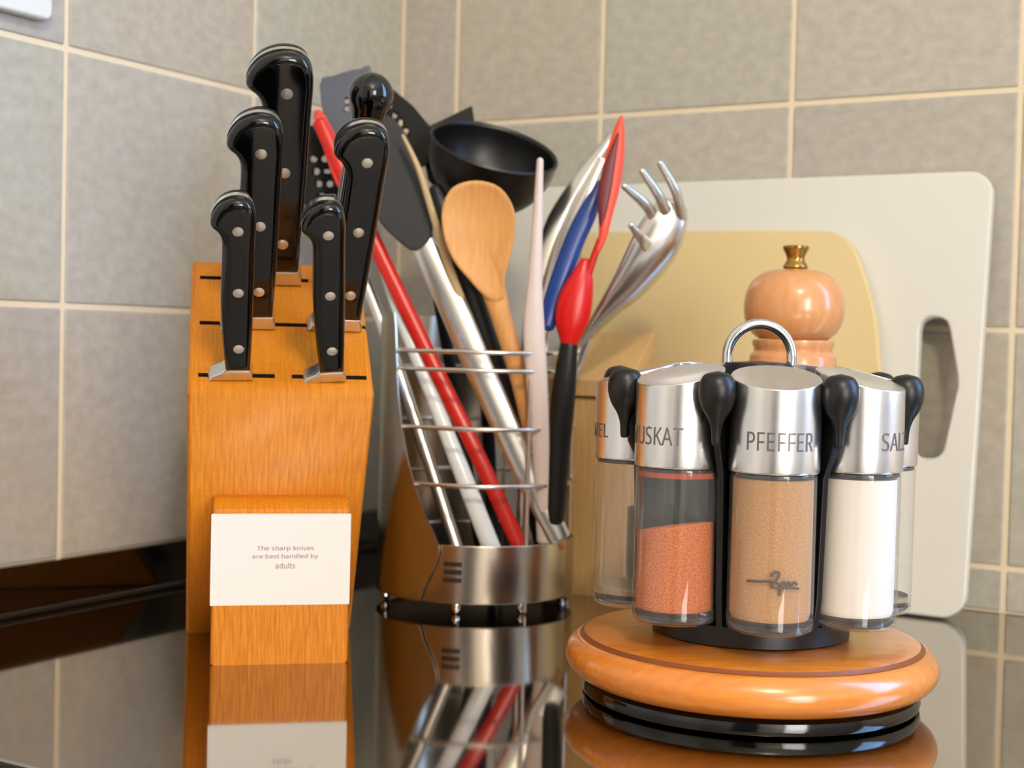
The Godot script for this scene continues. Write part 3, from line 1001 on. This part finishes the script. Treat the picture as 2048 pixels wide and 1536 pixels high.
func build_mill() -> void:
	var t := thing("pepper_mill", "wooden pepper mill with a ball head and brass nut behind the spice jars", "pepper mill", here(Vector3(0.1738, 0, -0.90)))
	var body := [Vector2(0.0005, 0.0), Vector2(0.0295, 0.0), Vector2(0.0305, 0.002), Vector2(0.0305, 0.02), Vector2(0.028, 0.03)]
	body.append_array(curve([Vector2(0.028, 0.03), Vector2(0.024, 0.07), Vector2(0.0225, 0.11), Vector2(0.025, 0.15), Vector2(0.0270, 0.166), Vector2(0.0262, 0.174)], 5))
	body.append_array([Vector2(0.0240, 0.1765), Vector2(0.0240, 0.1785), Vector2(0.0252, 0.1805), Vector2(0.0250, 0.1835), Vector2(0.0005, 0.1838)])
	part("body", mesh(lathe(body, 56)), M.mill_wood, t)
	var head := [Vector2(0.0005, 0.1839), Vector2(0.021, 0.1840)]
	head.append_array(curve([Vector2(0.021, 0.1840), Vector2(0.0265, 0.1885), Vector2(0.0302, 0.1965), Vector2(0.0309, 0.2055), Vector2(0.0290, 0.2150), Vector2(0.0235, 0.2228), Vector2(0.0150, 0.2268), Vector2(0.0005, 0.2280)], 6))
	part("head", mesh(lathe(head, 56), 50.0), M.mill_wood, t)
	part("nut", mesh(lathe(curve([Vector2(0.0005, 0.2278), Vector2(0.0072, 0.2280), Vector2(0.0074, 0.2300), Vector2(0.0058, 0.2325), Vector2(0.0056, 0.2350), Vector2(0.0072, 0.2385), Vector2(0.0080, 0.2402), Vector2(0.0074, 0.2420), Vector2(0.0005, 0.2424)], 3), 32)), M.brass, t)


# ------------------------------------------------------------------ spice carousel and its jars
const HUB := Vector3(0.1255, 0, -0.742)


func build_carousel() -> void:
	var t := thing("spice_carousel", "round turning wooden spice stand with black arms and a chrome ring on top", "spice rack", here(HUB))
	part("base", mesh(lathe([Vector2(0.0005, 0.0), Vector2(0.083, 0.0), Vector2(0.0852, 0.0015), Vector2(0.0858, 0.0040), Vector2(0.0850, 0.0070), Vector2(0.082, 0.0086), Vector2(0.0005, 0.0086)], 96)), M.black_gloss, t)
	var d := [Vector2(0.0005, 0.0084), Vector2(0.080, 0.0084)]
	d.append_array(curve([Vector2(0.080, 0.0084), Vector2(0.0875, 0.0102), Vector2(0.0928, 0.0146), Vector2(0.0946, 0.0200), Vector2(0.0930, 0.0250), Vector2(0.0895, 0.0284), Vector2(0.0872, 0.0294)], 5))
	d.append_array([Vector2(0.0866, 0.0294), Vector2(0.0850, 0.0313), Vector2(0.079, 0.0325), Vector2(0.070, 0.0330), Vector2(0.0005, 0.0330)])
	part("wooden_disc", mesh(lathe(d, 128), 35.0), M.disc_wood, t)
	part("dark_line", mesh(lathe([Vector2(0.0873, 0.0295), Vector2(0.0866, 0.02965), Vector2(0.0852, 0.03135), Vector2(0.0848, 0.0310), Vector2(0.0862, 0.0291)], 128, true)), M.line_brown, t)  # darker brown ring over the step near the disc rim
	part("hub", mesh(lathe([Vector2(0.0005, 0.0325), Vector2(0.048, 0.0325), Vector2(0.050, 0.034), Vector2(0.050, 0.0435), Vector2(0.047, 0.0458), Vector2(0.0005, 0.0458)], 64)), M.black_satin, t)
	part("column", mesh(lathe([Vector2(0.0005, 0.045), Vector2(0.02, 0.045), Vector2(0.02, 0.166), Vector2(0.017, 0.171), Vector2(0.0005, 0.172)], 40)), M.black_satin, t)
	var loop_ := []
	for q in [[-0.0165, 0.160], [-0.0165, 0.1745]]:
		loop_.append(Vector3(q[0], q[1], 0))
	for k in 17:
		var a := PI * (1.0 - k / 16.0)
		loop_.append(Vector3(0.0165 * cos(a), 0.1745 + 0.0165 * sin(a), 0))
	loop_.append(Vector3(0.0165, 0.160, 0))
	part("ring_handle", mesh(tube(loop_, 0.0027, null, Vector3.BACK, 16), 60.0), M.chrome, t, here(Vector3(0.0008, 0, 0)))
	var start := -1.2
	for k in 8:
		var b := Basis(Vector3.UP, deg_to_rad(start + 22.5 + 45.0 * k))
		var fin := PackedVector2Array([Vector2(0.012, 0.045), Vector2(0.060, 0.045), Vector2(0.0625, 0.060), Vector2(0.0650, 0.118), Vector2(0.0720, 0.131), Vector2(0.0740, 0.150), Vector2(0.066, 0.160), Vector2(0.012, 0.167)])
		var arm := part("holder_arm", mesh(moved(prism(fin, -0.0016, 0.0016, 0.0006, 2), Transform3D(Basis(Vector3(0, 0, 1), Vector3(0, 1, 0), Vector3(-1, 0, 0)), Vector3.ZERO)), 30.0), M.black_satin, t, Transform3D(b, Vector3.ZERO))
		part("knob", mesh(moved(lathe(curve([Vector2(0.0004, 0.133), Vector2(0.0018, 0.1335), Vector2(0.0024, 0.1400), Vector2(0.0040, 0.1450), Vector2(0.0070, 0.1500), Vector2(0.0087, 0.1560), Vector2(0.0083, 0.1620), Vector2(0.0058, 0.1660), Vector2(0.0004, 0.1675)], 4), 28), here(Vector3(0, 0, 0.0745)))), M.black_satin, arm)
	# jars, from the front one round to the right
	var kinds := [
		["spice jar marked PFEFFER, full of beige brown powder, nearest of the ring", "PFEFFER", 0.0335, "pepper", 0.118],
		["spice jar full of white salt, right of the jar marked PFEFFER", "SALZ", 0.0200, "salt", 0.1175],
		["clear spice jar at the right end of the ring, behind the salt jar", "", 0.0, "seeds", 0.052],
		["spice jar at the back of the ring hidden behind the others", "", 0.0, "herbs", 0.090],
		["spice jar at the back of the ring hidden behind the others", "", 0.0, "herbs", 0.090],
		["spice jar at the back of the ring hidden behind the others", "", 0.0, "herbs", 0.090],
		["almost empty clear spice jar at the left end of the ring, beside the wooden box", "KÜMMEL", 0.0330, "seeds", 0.056],
		["spice jar marked MUSKAT, half full of orange red grains", "MUSKAT", 0.0330, "chilli", 0.0915]]
	for k in 8:
		var ang := deg_to_rad(start + 45.0 * k)
		jar(Transform3D(Basis(Vector3.UP, ang), HUB + Vector3(0.061 * sin(ang), 0.0459, 0.061 * cos(ang))), kinds[k])


func jar(where: Transform3D, kind: Array) -> void:
	var t := thing("spice_jar", kind[0], "spice jar", where, "spice jars on the carousel")
	var y0 := 0.0459
	# glass with a thick bottom
	part("glass", mesh(lathe([Vector2(0.0003, 0.0), Vector2(0.0185, 0.0), Vector2(0.0200, 0.0012), Vector2(0.0205, 0.004), Vector2(0.0205, 0.0735), Vector2(0.0190, 0.0755)], 48).slice(0), 40.0), M.glass, t)
	part("glass_bottom", mesh(lathe([Vector2(0.0003, 0.0012), Vector2(0.0180, 0.0012), Vector2(0.0193, 0.0030), Vector2(0.0193, 0.0042), Vector2(0.0170, 0.0052), Vector2(0.0003, 0.0046)], 40), 40.0), M.solid_glass, t)
	var top: float = kind[4] - y0
	var tilt := 0.004 if kind[3] == "chilli" else 0.0
	var rings := []
	for q in [[0.0150, 0.0056], [0.0180, 0.0062], [0.0188, 0.0085], [0.0188, top], [0.0120, top + 0.0008], [0.0004, top + 0.001]]:
		var r := PackedVector3Array()
		for j in 40:
			var a := TAU * j / 40
			var p := Vector3(q[0] * sin(a), q[1], q[0] * cos(a))
			if q[1] >= top - 0.0001:
				p.y += tilt * p.x / 0.02
			r.append(p)
		rings.append(r)
	part("filling", mesh(loft(rings)), M[kind[3]], t)
	if kind[3] == "chilli":
		part("dust_ring", mesh(lathe([Vector2(0.0193, 0.0700), Vector2(0.0196, 0.0702), Vector2(0.0196, 0.0742), Vector2(0.0193, 0.0744), Vector2(0.0188, 0.0742), Vector2(0.0188, 0.0702)], 40, true)), M.chilli_dust, t)
	# cap: brushed steel, its top cut on a slant that falls outwards
	var c0 := 0.1205 - y0
	part("collar", mesh(lathe([Vector2(0.0003, c0 - 0.0018), Vector2(0.0199, c0 - 0.0018), Vector2(0.0199, c0 + 0.001), Vector2(0.0003, c0 + 0.001)], 40)), M.black_satin, t)
	rings = []
	for lv in [[0.0195, 0.0, 0.0], [0.0209, 0.0003, 0.0], [0.0213, 0.0012, 0.0], [0.0213, 0.0, 0.2], [0.0213, 0.0, 0.5], [0.0213, 0.0, 0.8], [0.0213, -0.0006, 1.0], [0.0210, -0.0001, 1.0], [0.0205, 0.0, 1.0], [0.0100, -0.0010, 1.0], [0.0004, -0.0013, 1.0]]:
		var r := PackedVector3Array()
		for j in 64:
			var a := TAU * j / 64
			var p := Vector3(lv[0] * sin(a), 0, lv[0] * cos(a))
			var roof := 0.1652 - y0 - p.z * 0.252
			p.y = lerpf(c0, roof, lv[2]) + lv[1]
			r.append(p)
		rings.append(r)
	var cap := part("cap", mesh(loft(rings), 35.0), M.brushed, t)
	cap.set_meta("label", "brushed steel cap with a slanted top")
	if kind[1] != "":
		part("lettering", lettering(kind[1], kind[2], 0.0085, 0.0003, 0.02135), M.embossed, cap, here(Vector3(0, c0 + 0.0155, 0)))
	if kind[1] == "PFEFFER":
		# dark handwritten flourish on the glass
		var strokes := [[[-0.0145, 0.0255], [-0.009, 0.0258], [-0.002, 0.0262], [0.003, 0.0240]], [[-0.003, 0.0285], [-0.0015, 0.0305], [0.0008, 0.0300], [-0.001, 0.0262], [-0.0028, 0.0240], [0.001, 0.0232]], [[0.001, 0.0200], [0.0018, 0.0240], [0.0030, 0.0262], [0.0044, 0.0245], [0.0052, 0.0262], [0.0066, 0.0245], [0.0078, 0.0260], [0.0095, 0.0248]], [[0.0020, 0.0232], [0.006, 0.0236], [0.0105, 0.0228]]]
		for st in strokes:
			var p := []
			for q in st:
				var a: float = q[0] / 0.0206
				p.append(Vector3(0.0207 * sin(a), q[1], 0.0207 * cos(a)))
			part("flourish", mesh(tube(curve(p, 4), 0.0006, 0.0003, Vector3.UP, 8), 60.0), M.script_ink, t)
